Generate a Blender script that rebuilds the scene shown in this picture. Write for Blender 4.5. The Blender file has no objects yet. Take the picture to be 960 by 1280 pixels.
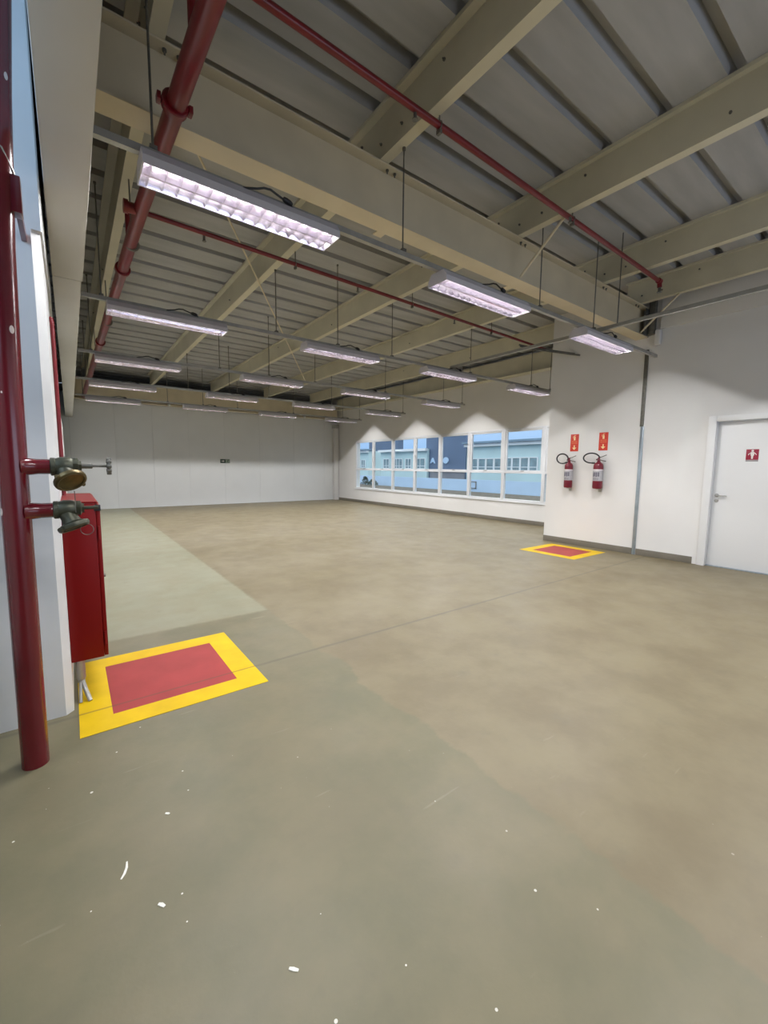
import bpy, bmesh, math, random
from mathutils import Vector, Matrix
random.seed(7)
S = bpy.context.scene
COL = S.collection
W = {}                                   # world location of things and parts

# ------------------------------------------------------------------ materials
def new_mat(name):
    m = bpy.data.materials.new(name); m.use_nodes = True
    nt = m.node_tree; nt.nodes.clear()
    out = nt.nodes.new('ShaderNodeOutputMaterial')
    b = nt.nodes.new('ShaderNodeBsdfPrincipled')
    nt.links.new(b.outputs[0], out.inputs[0])
    return m, nt, b

def N(nt, t, **kw):
    n = nt.nodes.new(t)
    for k, v in kw.items():
        if k.startswith('i_'): n.inputs[int(k[2:])].default_value = v
        else: setattr(n, k, v)
    return n

def M(name, col, rough=.5, metal=0., scale=6., var=.12, bump=0., coat=0., spec=.5, stretch=None):
    """a procedural paint or metal: base colour broken up by noise"""
    m, nt, b = new_mat(name)
    tc = N(nt, 'ShaderNodeTexCoord')
    mp = N(nt, 'ShaderNodeMapping')
    if stretch: mp.inputs['Scale'].default_value = stretch
    nt.links.new(tc.outputs['Object'], mp.inputs[0])
    no = N(nt, 'ShaderNodeTexNoise'); no.inputs['Scale'].default_value = scale; no.inputs['Detail'].default_value = 5
    nt.links.new(mp.outputs[0], no.inputs['Vector'])
    r = N(nt, 'ShaderNodeValToRGB')
    r.color_ramp.elements[0].position = .3; r.color_ramp.elements[1].position = .7
    r.color_ramp.elements[0].color = (*[c*(1-var) for c in col], 1)
    r.color_ramp.elements[1].color = (*[min(1, c*(1+var)) for c in col], 1)
    nt.links.new(no.outputs['Fac'], r.inputs[0]); nt.links.new(r.outputs[0], b.inputs['Base Color'])
    b.inputs['Roughness'].default_value = rough; b.inputs['Metallic'].default_value = metal
    b.inputs['Specular IOR Level'].default_value = spec
    if coat: b.inputs['Coat Weight'].default_value = coat; b.inputs['Coat Roughness'].default_value = .12
    if bump:
        bp = N(nt, 'ShaderNodeBump'); bp.inputs['Strength'].default_value = bump; bp.inputs['Distance'].default_value = .01
        nt.links.new(no.outputs['Fac'], bp.inputs['Height']); nt.links.new(bp.outputs[0], b.inputs['Normal'])
    return m

def emit(name, col, s):
    m, nt, b = new_mat(name)
    b.inputs['Base Color'].default_value = (*col, 1)
    b.inputs['Emission Color'].default_value = (*col, 1); b.inputs['Emission Strength'].default_value = s
    return m

def glass_mat():
    m = bpy.data.materials.new('window_glass'); m.use_nodes = True
    nt = m.node_tree; nt.nodes.clear()
    out = N(nt, 'ShaderNodeOutputMaterial'); mix = N(nt, 'ShaderNodeMixShader')
    tr = N(nt, 'ShaderNodeBsdfTransparent'); gl = N(nt, 'ShaderNodeBsdfGlossy')
    tr.inputs[0].default_value = (.93, .97, .98, 1); gl.inputs['Roughness'].default_value = .02
    lw = N(nt, 'ShaderNodeLayerWeight'); lw.inputs[0].default_value = .5
    pw = N(nt, 'ShaderNodeMath', operation='POWER'); pw.inputs[1].default_value = 5; nt.links.new(lw.outputs['Facing'], pw.inputs[0])
    fr = N(nt, 'ShaderNodeMath', operation='MULTIPLY_ADD'); fr.inputs[1].default_value = .5; fr.inputs[2].default_value = .025
    nt.links.new(pw.outputs[0], fr.inputs[0])
    nt.links.new(fr.outputs[0], mix.inputs[0]); nt.links.new(tr.outputs[0], mix.inputs[1])
    nt.links.new(gl.outputs[0], mix.inputs[2]); nt.links.new(mix.outputs[0], out.inputs[0])
    return m

def floor_mat():
    m, nt, b = new_mat('painted_concrete_floor')
    L = nt.links.new
    tc = N(nt, 'ShaderNodeTexCoord'); co = tc.outputs['Object']
    sp = N(nt, 'ShaderNodeSeparateXYZ'); L(co, sp.inputs[0])
    def noise(scale, detail=5, vec=co, rough=.6):
        n = N(nt, 'ShaderNodeTexNoise'); n.inputs['Scale'].default_value = scale
        n.inputs['Detail'].default_value = detail; n.inputs['Roughness'].default_value = rough
        L(vec, n.inputs['Vector']); return n.outputs['Fac']
    def math_(op, a, bb, c=None):
        n = N(nt, 'ShaderNodeMath', operation=op)
        for i, v in enumerate((a, bb, c)):
            if v is None: continue
            if isinstance(v, (int, float)): n.inputs[i].default_value = v
            else: L(v, n.inputs[i])
        return n.outputs[0]
    def sstep(v, lo, hi):
        n = N(nt, 'ShaderNodeMapRange', interpolation_type='SMOOTHSTEP')
        L(v, n.inputs[0]); n.inputs[1].default_value = lo; n.inputs[2].default_value = hi
        return n.outputs[0]
    def mix(f, a, bb, bt='MIX'):
        n = N(nt, 'ShaderNodeMix', data_type='RGBA', blend_type=bt)
        if isinstance(f, (int, float)): n.inputs[0].default_value = f
        else: L(f, n.inputs[0])
        for k, v in ((6, a), (7, bb)):
            if isinstance(v, tuple): n.inputs[k].default_value = (*v, 1)
            else: L(v, n.inputs[k])
        return n.outputs[2]
    X, Y = sp.outputs[0], sp.outputs[1]
    wob = math_('MULTIPLY', math_('SUBTRACT', noise(2.2), .5), .34)
    wob2 = math_('MULTIPLY', math_('SUBTRACT', noise(14, 3), .5), .05)
    # two coats of paint: a greener, greyer one on the left and a browner one on the right
    edge_amt = sstep(Y, 3.9, 2.2)
    xw = math_('ADD', math_('ADD', X, math_('MULTIPLY', wob, edge_amt)), wob2)
    left = sstep(math_('ADD', xw, math_('MULTIPLY', edge_amt, .0)), 1.50, 1.46)
    brown = mix(sstep(noise(1.3, 5), .34, .66), (.166, .133, .074), (.202, .167, .097))
    green = mix(sstep(noise(1.7, 5), .36, .64), (.141, .131, .075), (.168, .146, .086))
    base = mix(left, brown, green)
    far = math_('MULTIPLY', left, sstep(math_('ADD', Y, wob2), 3.84, 3.90))
    base = mix(far, base, (.250, .245, .168))
    # soft cloudy wear
    cl = sstep(noise(2.6, 6), .35, .72)
    base = mix(math_('MULTIPLY', cl, .4), base, (.225, .190, .110))
    cl2 = sstep(noise(5.5, 4), .55, .8)
    base = mix(math_('MULTIPLY', cl2, .24), base, (.120, .106, .070))
    # saw-cut joint across the slab
    jy = math_('ABSOLUTE', math_('SUBTRACT', math_('ADD', Y, math_('MULTIPLY', wob2, .3)), math_('MULTIPLY_ADD', X, .006, 2.785)), 0)
    jm = sstep(jy, .024, .004)
    base = mix(math_('MULTIPLY', jm, math_('MULTIPLY_ADD', noise(3), .6, .3)), base, (.10, .085, .06))
    # paint flecks and scuffs
    vo = N(nt, 'ShaderNodeTexVoronoi', feature='F1', voronoi_dimensions='2D'); vo.inputs['Scale'].default_value = 8.5
    L(co, vo.inputs['Vector'])
    spc = N(nt, 'ShaderNodeSeparateColor'); L(vo.outputs['Color'], spc.inputs[0])
    size = math_('MULTIPLY', math_('POWER', spc.outputs[0], 4.0), .052)
    fleck = math_('MULTIPLY', math_('LESS_THAN', vo.outputs['Distance'], size), math_('GREATER_THAN', spc.outputs[1], .55))
    near = sstep(math_('ADD', math_('MULTIPLY', X, 1.5), Y), 3.8, 2.0)
    base = mix(math_('MULTIPLY', fleck, math_('MULTIPLY', near, .8)), base, (.78, .76, .68))
    mp = N(nt, 'ShaderNodeMapping'); mp.inputs['Scale'].default_value = (1.2, 9, 1); mp.inputs['Rotation'].default_value = (0, 0, .7)
    L(co, mp.inputs[0])
    sc = sstep(noise(2.2, 2, mp.outputs[0]), .70, .76)
    base = mix(math_('MULTIPLY', sc, .07), base, (.60, .56, .46))
    L(base, b.inputs['Base Color'])
    rr = N(nt, 'ShaderNodeMapRange'); L(noise(4, 5), rr.inputs[0])
    rr.inputs[3].default_value = .34; rr.inputs[4].default_value = .56
    L(rr.outputs[0], b.inputs['Roughness']); b.inputs['Specular IOR Level'].default_value = .42
    bp = N(nt, 'ShaderNodeBump'); bp.inputs['Strength'].default_value = .06; bp.inputs['Distance'].default_value = .01
    L(noise(30, 3), bp.inputs['Height']); L(bp.outputs[0], b.inputs['Normal'])
    return m

def chipped_red():
    m = M('red_pipe_enamel', (.115, .002, .008), .26, 0, 3, .15, 0, .4)
    nt = m.node_tree; b = [n for n in nt.nodes if n.type == 'BSDF_PRINCIPLED'][0]
    src = b.inputs['Base Color'].links[0].from_socket
    tc = N(nt, 'ShaderNodeTexCoord'); vo = N(nt, 'ShaderNodeTexVoronoi'); vo.inputs['Scale'].default_value = 22
    mp = N(nt, 'ShaderNodeMapping'); mp.inputs['Scale'].default_value = (1, 1, .55); nt.links.new(tc.outputs['Object'], mp.inputs[0])
    nt.links.new(mp.outputs[0], vo.inputs['Vector'])
    sc = N(nt, 'ShaderNodeSeparateColor'); nt.links.new(vo.outputs['Color'], sc.inputs[0])
    pw = N(nt, 'ShaderNodeMath', operation='POWER'); nt.links.new(sc.outputs[0], pw.inputs[0]); pw.inputs[1].default_value = 7
    ml = N(nt, 'ShaderNodeMath', operation='MULTIPLY'); nt.links.new(pw.outputs[0], ml.inputs[0]); ml.inputs[1].default_value = .28
    lt = N(nt, 'ShaderNodeMath', operation='LESS_THAN'); nt.links.new(vo.outputs['Distance'], lt.inputs[0]); nt.links.new(ml.outputs[0], lt.inputs[1])
    mx = N(nt, 'ShaderNodeMix', data_type='RGBA'); nt.links.new(lt.outputs[0], mx.inputs[0])
    nt.links.new(src, mx.inputs[6]); mx.inputs[7].default_value = (.75, .62, .58, 1)
    nt.links.new(mx.outputs[2], b.inputs['Base Color'])
    return m

wall_white = M('white_wall_paint', (.80, .785, .765), .62, 0, 1.4, .025)
back_white = M('white_partition_panel', (.78, .785, .775), .5, 0, 1.2, .025)
door_white = M('white_door_laminate', (.80, .795, .785), .38, 0, 1.5, .015)
col_paint = M('pale_column_paint', (.66, .665, .665), .6, 0, 3, .06, .05)
cream = M('cream_steel_paint', (.72, .625, .44), .48, 0, 2.2, .07)
cream2 = M('cream_purlin_paint', (.68, .635, .485), .5, 0, 2.0, .07)
gyps = M('grey_white_gypsum', (.62, .605, .565), .7, 0, 1.5, .04)
deck_m = M('galvanised_deck', (.41, .41, .405), .6, .0, 2.2, .12, 0, 0, .5, (.5, 3, 1))
galv = M('galvanised_channel', (.40, .395, .37), .42, .55, 9, .12)
dark_steel = M('dark_threaded_steel', (.17, .165, .145), .5, .5, 20, .2)
red_pipe = chipped_red()
red_main = M('red_sprinkler_paint', (.18, .005, .010), .36, 0, 3, .18, 0, .15)
cab_red = M('red_cabinet_enamel', (.19, .001, .0015), .42, 0, 2, .05, 0, 0, .3)
brass = M('tarnished_bronze', (.075, .078, .055), .42, .65, 14, .3, .1)
bronze_in = M('olive_bronze_cap', (.13, .10, .045), .4, .7, 18, .3, .1)
steel = M('brushed_steel', (.45, .44, .42), .3, .85, 12, .1)
housing_m = M('white_luminaire_enamel', (.62, .59, .62), .42, 0, 4, .04)
refl_m = M('lilac_aluminium_reflector', (.78, .71, .83), .18, .9, 12, .05)
louv_m = M('bright_aluminium_louvre', (.84, .80, .86), .2, .9, 12, .05)
tube_m = emit('lit_fluorescent_tube', (1.0, .97, .985), 56)
black = M('black_rubber', (.018, .018, .02), .45, 0, 10, .2)
baseb = M('taupe_baseboard', (.185, .165, .13), .5, 0, 5, .1)
yellow = M('yellow_floor_paint', (.68, .44, .003), .6, 0, 5, .10, 0, 0, .25)
floor_red = M('red_floor_paint', (.33, .045, .042), .6, 0, 4, .12, 0, 0, .25)
def saw_cut(m):
    """the slab joint runs on through the paint"""
    nt = m.node_tree; b = [n for n in nt.nodes if n.type == 'BSDF_PRINCIPLED'][0]; src = b.inputs['Base Color'].links[0].from_socket
    g = N(nt, 'ShaderNodeNewGeometry'); s = N(nt, 'ShaderNodeSeparateXYZ'); nt.links.new(g.outputs['Position'], s.inputs[0])
    a = N(nt, 'ShaderNodeMath', operation='MULTIPLY_ADD'); nt.links.new(s.outputs[0], a.inputs[0]); a.inputs[1].default_value = -.006; nt.links.new(s.outputs[1], a.inputs[2])
    d = N(nt, 'ShaderNodeMath', operation='SUBTRACT'); nt.links.new(a.outputs[0], d.inputs[0]); d.inputs[1].default_value = 2.785
    e = N(nt, 'ShaderNodeMath', operation='ABSOLUTE'); nt.links.new(d.outputs[0], e.inputs[0])
    r = N(nt, 'ShaderNodeMapRange', interpolation_type='SMOOTHSTEP'); nt.links.new(e.outputs[0], r.inputs[0])
    r.inputs[1].default_value = .012; r.inputs[2].default_value = .002; r.inputs[3].default_value = 0; r.inputs[4].default_value = .6
    mx = N(nt, 'ShaderNodeMix', data_type='RGBA'); nt.links.new(r.outputs[0], mx.inputs[0]); nt.links.new(src, mx.inputs[6]); b.inputs['Roughness'].default_value = .6; mx.inputs[7].default_value = (.12, .07, .04, 1)
    nt.links.new(mx.outputs[2], b.inputs['Base Color'])
saw_cut(yellow); saw_cut(floor_red)
ext_red = M('extinguisher_red', (.175, .004, .018), .3, 0, 5, .08, 0, .2)
label_w = M('silver_label', (.50, .49, .51), .45, 0, 30, .1)
label_d = M('label_print', (.16, .15, .19), .5, 0, 30, .2)
sign_red = M('sign_orange_red', (.66, .05, .025), .5, 0, 8, .05)
sign_y = M('sign_luminous_cream', (.92, .72, .38), .5, 0, 8, .05)
sign_o = M('sign_orange_print', (.82, .22, .08), .5, 0, 8, .05)
sign_m = M('sign_maroon', (.33, .015, .045), .45, 0, 8, .05)
sign_w = M('sign_white', (.85, .80, .78), .5, 0, 8, .03)
sign_g = M('sign_grey_print', (.38, .36, .36), .5, 0, 8, .05)
exit_d = M('exit_sign_dark_green', (.02, .05, .03), .5, 0, 8, .1)
exit_l = M('exit_sign_pale_green', (.30, .36, .29), .5, 0, 8, .1)
alu = M('white_window_aluminium', (.76, .77, .79), .38, .05, 6, .03)
joint_m = M('grey_joint_profile', (.36, .42, .47), .3, .6, 8, .12)  # blue cast puts the mirrored windows into the colour
gap_m = M('painted_void_black', (.02, .02, .025), .9, 0, 8, .1)
glass = glass_mat()
floor_m = floor_mat()
fac_teal = M('pale_teal_render', (.56, .74, .77), .8, 0, .6, .05)
fac_white = M('pale_blue_render', (.52, .70, .92), .8, 0, .6, .05)
fac_dark = M('slate_blue_cladding', (.13, .19, .30), .6, 0, .5, .12)
fac_trim = M('white_cornice', (.86, .90, .93), .7, 0, 1, .04)
fac_eave = M('blue_grey_eave', (.22, .32, .42), .7, 0, 1, .1)
fac_glass = M('dim_window_pane', (.22, .32, .36), .3, 0, 2, .25)
fac_grey = M('plain_grey', (.25, .26, .29), .8, 0, 1, .1)
grass = M('scrubby_ground', (.14, .125, .10), .95, 0, 3, .35, .3)
leaf = M('dark_shrub_leaf', (.045, .075, .05), .7, 0, 8, .4)
paper_w = M('white_paint_chip', (.80, .78, .70), .6, 0, 30, .1)

# ------------------------------------------------------------------ mesh building
class MB:
    def __init__(s): s.bm = bmesh.new()
    def box(s, x0, x1, y0, y1, z0, z1, bev=0, rot=None, seg=2):
        r = bmesh.ops.create_cube(s.bm, size=1)
        vs = r['verts']
        c = Vector(((x0+x1)/2, (y0+y1)/2, (z0+z1)/2)); d = Vector((x1-x0, y1-y0, z1-z0))
        for v in vs: v.co = Vector((v.co.x*d.x, v.co.y*d.y, v.co.z*d.z))
        if bev:
            es = list({e for v in vs for e in v.link_edges})
            q = bmesh.ops.bevel(s.bm, geom=es, offset=bev, segments=seg, affect='EDGES', profile=.6)
            vs = list({v for f in q['faces'] for v in f.verts} | {v for v in vs if v.is_valid})
            allv = set(vs); 
            for v in list(allv):
                for e in v.link_edges: allv.update(e.verts)
            vs = list(allv)
        for v in vs:
            if rot is not None: v.co = rot @ v.co
            v.co += c
        return s
    def tube(s, pts, r, n=12, caps=True, radii=None):
        pts = [Vector(p) for p in pts]
        rings = []; up = None
        for i, p in enumerate(pts):
            a = pts[max(0, i-1)]; b = pts[min(len(pts)-1, i+1)]
            t = (b-a).normalized()
            if up is None:
                up = t.orthogonal().normalized()
            else:
                up = (up - t*up.dot(t)).normalized()
            sd = t.cross(up)
            rr = radii[i] if radii else r
            rings.append([s.bm.verts.new(p + (up*math.cos(k*2*math.pi/n) + sd*math.sin(k*2*math.pi/n))*rr) for k in range(n)])
        for A, B in zip(rings, rings[1:]):
            for k in range(n):
                s.bm.faces.new((A[k], A[(k+1) % n], B[(k+1) % n], B[k]))
        if caps:
            s.bm.faces.new(list(reversed(rings[0]))); s.bm.faces.new(rings[-1])
        return s
    def lathe(s, prof, o=(0, 0, 0), axis=(0, 0, 1), n=24):
        """prof: list of (radius, height) along the axis"""
        ax = Vector(axis).normalized(); u = ax.orthogonal().normalized(); v = ax.cross(u); o = Vector(o)
        rings = []
        for r, h in prof:
            r = max(r, 1e-4)
            rings.append([s.bm.verts.new(o + ax*h + (u*math.cos(k*2*math.pi/n)+v*math.sin(k*2*math.pi/n))*r) for k in range(n)])
        for A, B in zip(rings, rings[1:]):
            for k in range(n): s.bm.faces.new((A[k], A[(k+1) % n], B[(k+1) % n], B[k]))
        s.bm.faces.new(list(reversed(rings[0]))); s.bm.faces.new(rings[-1])
        return s
    def torus(s, o, axis, R, r, n=24, m=8):
        ax = Vector(axis).normalized(); u = ax.orthogonal().normalized(); v = ax.cross(u); o = Vector(o)
        rings = []
        for k in range(n):
            a = k*2*math.pi/n; d = u*math.cos(a)+v*math.sin(a)
            rings.append([s.bm.verts.new(o+d*(R+r*math.cos(j*2*math.pi/m))+ax*r*math.sin(j*2*math.pi/m)) for j in range(m)])
        for k in range(n):
            A, B = rings[k], rings[(k+1) % n]
            for j in range(m): s.bm.faces.new((A[j], A[(j+1) % m], B[(j+1) % m], B[j]))
        return s
    def prism(s, prof, axis, a, b, closed=True):
        """extrude a 2-D outline along x, y or z"""
        def P(u, v, t): return {'x': (t, u, v), 'y': (u, t, v), 'z': (u, v, t)}[axis]
        A = [s.bm.verts.new(P(u, v, a)) for u, v in prof]; B = [s.bm.verts.new(P(u, v, b)) for u, v in prof]
        n = len(prof)
        for k in range(n if closed else n-1):
            s.bm.faces.new((A[k], A[(k+1) % n], B[(k+1) % n], B[k]))
        if closed: s.bm.faces.new(list(reversed(A))); s.bm.faces.new(B)
        return s
    def build(s, name, mat, parent=None, smooth=35, at=None):
        """vertices are in world coordinates; the object's origin goes to its parent's (or to `at`)"""
        bmesh.ops.recalc_face_normals(s.bm, faces=s.bm.faces)
        loc = Vector(at) if at is not None else (W[parent.name] if parent else Vector((0, 0, 0)))
        for v in s.bm.verts: v.co -= loc
        me = bpy.data.meshes.new(name); s.bm.to_mesh(me); s.bm.free()
        if smooth:
            me.polygons.foreach_set('use_smooth', [True]*len(me.polygons))
            me.set_sharp_from_angle(angle=math.radians(smooth))
        me.materials.append(mat)
        o = bpy.data.objects.new(name, me); COL.objects.link(o)
        if parent:
            o.parent = parent; o.location = loc - W[parent.name]
        else: o.location = loc
        W[o.name] = loc.copy()
        return o

def tag(o, label=None, cat=None, group=None, kind=None):
    if label: o['label'] = label
    if cat: o['category'] = cat
    if group: o['group'] = group
    if kind: o['kind'] = kind
    return o
def thing(name, label, cat, loc=(0, 0, 0), group=None, kind=None):
    o = bpy.data.objects.new(name, None); COL.objects.link(o); o.location = loc
    o.empty_display_size = .1; W[o.name] = Vector(loc)
    return tag(o, label, cat, group, kind)
def structure(o, label=None, cat=None): return tag(o, label, cat, None, 'structure')
def copy_tree(o, delta):
    r = o.copy(); COL.objects.link(r); r.location = o.location + Vector(delta); W[r.name] = W[o.name] + Vector(delta)
    for ch in o.children:
        c = ch.copy(); COL.objects.link(c); c.parent = r
        for g in ch.children:
            d = g.copy(); COL.objects.link(d); d.parent = c
    return r

# ------------------------------------------------------------------ dimensions
XF, XW, YB = 7.466, 9.25, 15.81          # extinguisher wall, window wall, back wall
YC = 4.69                                 # corner of the extinguisher wall
ZD, ZP = 4.25, 3.93                       # underside of the roof deck, underside of the purlins
YN, XL = -3.6, -1.6                       # wall behind the viewer, wall on the far left

# ------------------------------------------------------------------ setting
structure(MB().box(XL-.2, XW+.25, YN-.2, YB+3.4, -.12, 0).build('floor', floor_m, smooth=0), 'worn painted concrete floor, greener on the left and browner on the right', 'floor')

m = MB()                                  # roof deck: trapezoidal sheet, ribs running along x
y = YN-.3; prof = []
y0 = 2.98-.455*16
prof = []
k = 0
while y0 + k*.455 < YB+3.4:
    c = y0 + k*.455
    if c > YN-.6:
        prof += [(c-.055, ZD), (c-.036, ZD+.09), (c+.036, ZD+.09), (c+.055, ZD)]
    k += 1
top = [(u, v+.012) for u, v in reversed(prof)]
m.prism(prof+top, 'x', XL-.3, XW+.35)
structure(m.build('ceiling', deck_m, smooth=0), 'ribbed grey metal roof deck', 'ceiling')

m = MB()                                  # extinguisher wall with the door opening
D0, D1, DH = 1.07, 2.06, 2.12
m.box(XF, XF+.16, D1, YC, 0, ZD).box(XF, XF+.16, YN, D0, 0, ZD).box(XF, XF+.16, D0, D1, DH, ZD)
m.box(XF+.16, XW+.2, YC-.14, YC, 0, ZD)
structure(m.build('wall_right', wall_white, smooth=0), 'white wall carrying the extinguishers and the door', 'wall')

m = MB()                                  # window wall
WY0, WY1, WZ0, WZ1 = 4.70, 14.30, .555, 2.44
m.box(XW, XW+.2, YC, YB+.2, 0, WZ0).box(XW, XW+.2, YC, YB+3.2, WZ1, ZD).box(XW, XW+.2, WY1, YB+.2, WZ0, WZ1)
structure(m.build('wall_window', wall_white, smooth=0), 'white wall around the long strip of windows', 'wall')

m = MB()                                  # partition of tall white panels
xs = [-.45, .05, 1.2, 2.25, 3.35, 4.55, 5.85, 7.25, 8.65, XW]
for a, b in zip(xs, xs[1:]):
    m.box(a+.0015, b-.0015, YB, YB+.08, 0.004, 3.55)
structure(m.build('wall_back', back_white, smooth=0), 'far white partition of tall panels', 'wall')
structure(MB().box(-.6, XW+.2, YB+.085, YB+.1, 0, 3.5).build('wall_back_core', fac_grey, smooth=0))
structure(MB().box(XL-.2, XW+.3, YB+3.2, YB+3.4, 0, ZD).build('wall_dark_void', gap_m, smooth=0))  # near-black closing wall, its colour stands for the unlit space over the partition

m = MB()                                  # wall behind the viewer with an opening added for the fill light
m.box(XL, 1.5, YN-.2, YN, 0, ZD).box(6.9, XW+.2, YN-.2, YN, 0, ZD).box(1.5, 6.9, YN-.2, YN, 0, .5).box(1.5, 6.9, YN-.2, YN, 2.4, ZD)
structure(m.build('wall_front', wall_white, smooth=0), 'white wall behind the viewer', 'wall')
m = MB()                                  # wall on the left, with a high opening in front of the column
m.box(XL-.2, XL, YN, 0.2, 0, ZD).box(XL-.2, XL, 2.6, YB+3.2, 0, ZD).box(XL-.2, XL, .2, 2.6, 0, 2.3).box(XL-.2, XL, .2, 2.6, 4.1, ZD)
structure(m.build('wall_left_outer', wall_white, smooth=0))
m = MB()
m.box(-.26, -.10, 4.5, YB, 0, 2.45)
structure(m.build('wall_left', wall_white, smooth=0), 'low white wall along the left side', 'wall')

# left header (boxed-in gypsum) and the column
m = MB().box(-.028, .158, YN, 4.13, 2.80, ZD-.002, .006).box(-.028, .150, 4.138, YB-.02, 2.80, ZD-.002, .006)
structure(m.build('trim_1', gyps, smooth=20), 'boxed-in grey gypsum header along the left side', 'trim')
m = MB()
m.prism([(-.85, 2.83), (-.092, 2.83), (-.056, 2.868), (-.056, 4.45), (-.85, 4.45)], 'z', 0, 2.56)
m.prism([(-.85, 2.83), (-.052, 2.83), (-.046, 2.838), (-.046, 4.45), (-.85, 4.45)], 'z', 2.56, ZD)
structure(m.build('wall_column', col_paint, smooth=0), 'thick pale painted column behind the red standpipe', 'column')

# joint profile, baseboards
structure(MB().box(XF-.022, XF, 2.995, 3.045, 0, 2.10, .006).build('trim_2', joint_m), 'grey metal joint strip running up the white wall', 'trim')
structure(MB().box(XF-.020, XF, 3.005, 3.06, 2.10, 3.30, .004).build('trim_3', dark_steel), 'dark upper part of the joint strip', 'trim')
structure(MB().box(XF-.014, XF, 3.05, YC, 0, .105, .003).box(XF-.014, XF, 2.2, 2.985, 0, .105, .003).build('baseboard_right', baseb))
structure(MB().box(XW-.014, XW, YC, YB, 0, .105, .003).build('baseboard_window', baseb))
structure(MB().box(XF-.014, XF, YN, .93, 0, .105, .003).build('baseboard_door', baseb))
# ledge at the top of the right wall
structure(MB().box(XF-.03, XF, YN, 2.86, 3.575, ZD, .004).build('trim_4', wall_white), 'upper band of the right wall', 'trim')

# ------------------------------------------------------------------ door
d = thing('door_1', 'white restroom door with lever handle and maroon sign', 'door', (XF+.09, (D0+D1)/2, 0), kind='structure')
MB().box(XF+.075, XF+.115, D0+.02, D1-.02, .012, DH-.02, .002).build('leaf', door_white, d)
f = MB()
for a, b, z0, z1 in ((D1-.02, D1+.075, 0, DH+.055), (D0-.075, D0+.02, 0, DH+.055), (D0+.02, D1-.02, DH-.02, DH+.055)):
    f.box(XF-.028, XF+.0745, a, b, z0, z1, .004)
f.build('frame', door_white, d)
h = MB()
hy, hz = D1-.075, 1.045
h.lathe([(.026, 0), (.026, .008), (.01, .01), (.01, .045)], (XF+.075, hy, hz), (-1, 0, 0), 20)
h.tube([(XF+.035, hy+.004, hz), (XF+.032, hy-.03, hz), (XF+.034, hy-.125, hz-.004)], .0085, 10)
ho = h.build('handle', steel, d)
MB().lathe([(.026, 0), (.026, .009), (.006, .010)], (XF+.075, hy, hz-.078), (-1, 0, 0), 20).build('lock_escutcheon', steel, d)
MB().box(XF+.03, XF+.12, D0+.02, D1-.02, 0.0005, .011, .002).build('threshold', joint_m, d)

# sign on the door: figure on a maroon square, grey caption strip
sx = XF+.075
sg = thing('restroom_sign', 'small maroon restroom sign with white figure on the white door', 'sign', (sx, 1.632, 1.62))
MB().box(sx-.004, sx-.0005, 1.565, 1.70, 1.555, 1.70, .001).build('plate', sign_m, sg)
m = MB()
m.lathe([(.0135, 0), (.0135, .002)], (sx-.0041, 1.632, 1.678), (-1, 0, 0), 20)
m.prism([(1.632-.014, 1.662), (1.632+.014, 1.662), (1.632+.021, 1.626), (1.632+.011, 1.602), (1.632+.009, 1.568), (1.632-.009, 1.568), (1.632-.011, 1.602), (1.632-.021, 1.626)], 'x', sx-.0061, sx-.0041)
for s_ in (1, -1):
    m.tube([(sx-.005, 1.632+s_*.012, 1.656), (sx-.005, 1.632+s_*.030, 1.642), (sx-.005, 1.632+s_*.044, 1.622)], .005, 8)
m.build('figure', sign_w, sg)
MB().box(sx-.004, sx-.0005, 1.565, 1.70, 1.532, 1.553, .001).build('caption_strip', sign_g, sg)

# ------------------------------------------------------------------ windows
n = 0
for k in range(8):
    a, b = WY1-1.2*(k+1), WY1-1.2*k
    n += 1
    wn = thing('window_%d' % n, 'white aluminium window bay, number %d from the far corner' % n, 'window', (XW+.05, (a+b)/2, WZ0), kind='structure')
    fr = MB(); x0, x1 = XW-.012, XW+.075
    fr.box(x0, x1, a, a+.045, WZ0, WZ1, .004).box(x0, x1, b-.045, b, WZ0, WZ1, .004)
    fr.box(x0, x1, a+.045, b-.045, WZ0, WZ0+.05, .004).box(x0, x1, a+.045, b-.045, WZ1-.05, WZ1, .004)
    fr.box(x0, x1, a+.045, b-.045, 1.28, 1.325, .004)
    fr.build('frame', alu, wn)
    us = MB(); s0, s1 = XW+.005, XW+.06
    w_ = .032 if k < 5 else .05
    us.box(s0, s1, a+.046, a+.046+w_, 1.326, WZ1-.051, .003).box(s0, s1, b-.046-w_, b-.046, 1.326, WZ1-.051, .003)
    us.box(s0, s1, a+.046+w_, b-.046-w_, 1.326, 1.362, .003).box(s0, s1, a+.046+w_, b-.046-w_, WZ1-.087, WZ1-.051, .003)
    so = us.build('sash', alu, wn)
    MB().box(XW+.028, XW+.033, a+.046+w_, b-.046-w_, 1.362, WZ1-.087).build('pane', glass, so, smooth=0)
    MB().box(XW+.03, XW+.035, a+.045, b-.045, WZ0+.05, 1.28).build('lower_pane', glass, wn, smooth=0)
    hd = MB().box(XW-.012, XW+.005, (a+b)/2-.05, (a+b)/2+.05, 1.335, 1.355, .003)
    hd.build('latch', steel, wn)
structure(MB().box(XW-.03, XW+.09, WY0, WY1+.03, WZ0-.03, WZ0, .004).build('trim_5', alu), 'white window sill under the strip of windows', 'trim')

# corner post at the end of the window wall
m = thing('corner_post', 'slim white corner post with a grey cap by the far wall', 'post', (9.12, 15.71, 0))
MB().box(9.04, 9.235, 15.62, 15.80, 0, 3.02, .004).build('shaft', wall_white, m)
MB().box(9.0, 9.2, 15.58, 15.80, 3.025, 3.16, .006).build('cap', galv, m)

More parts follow.
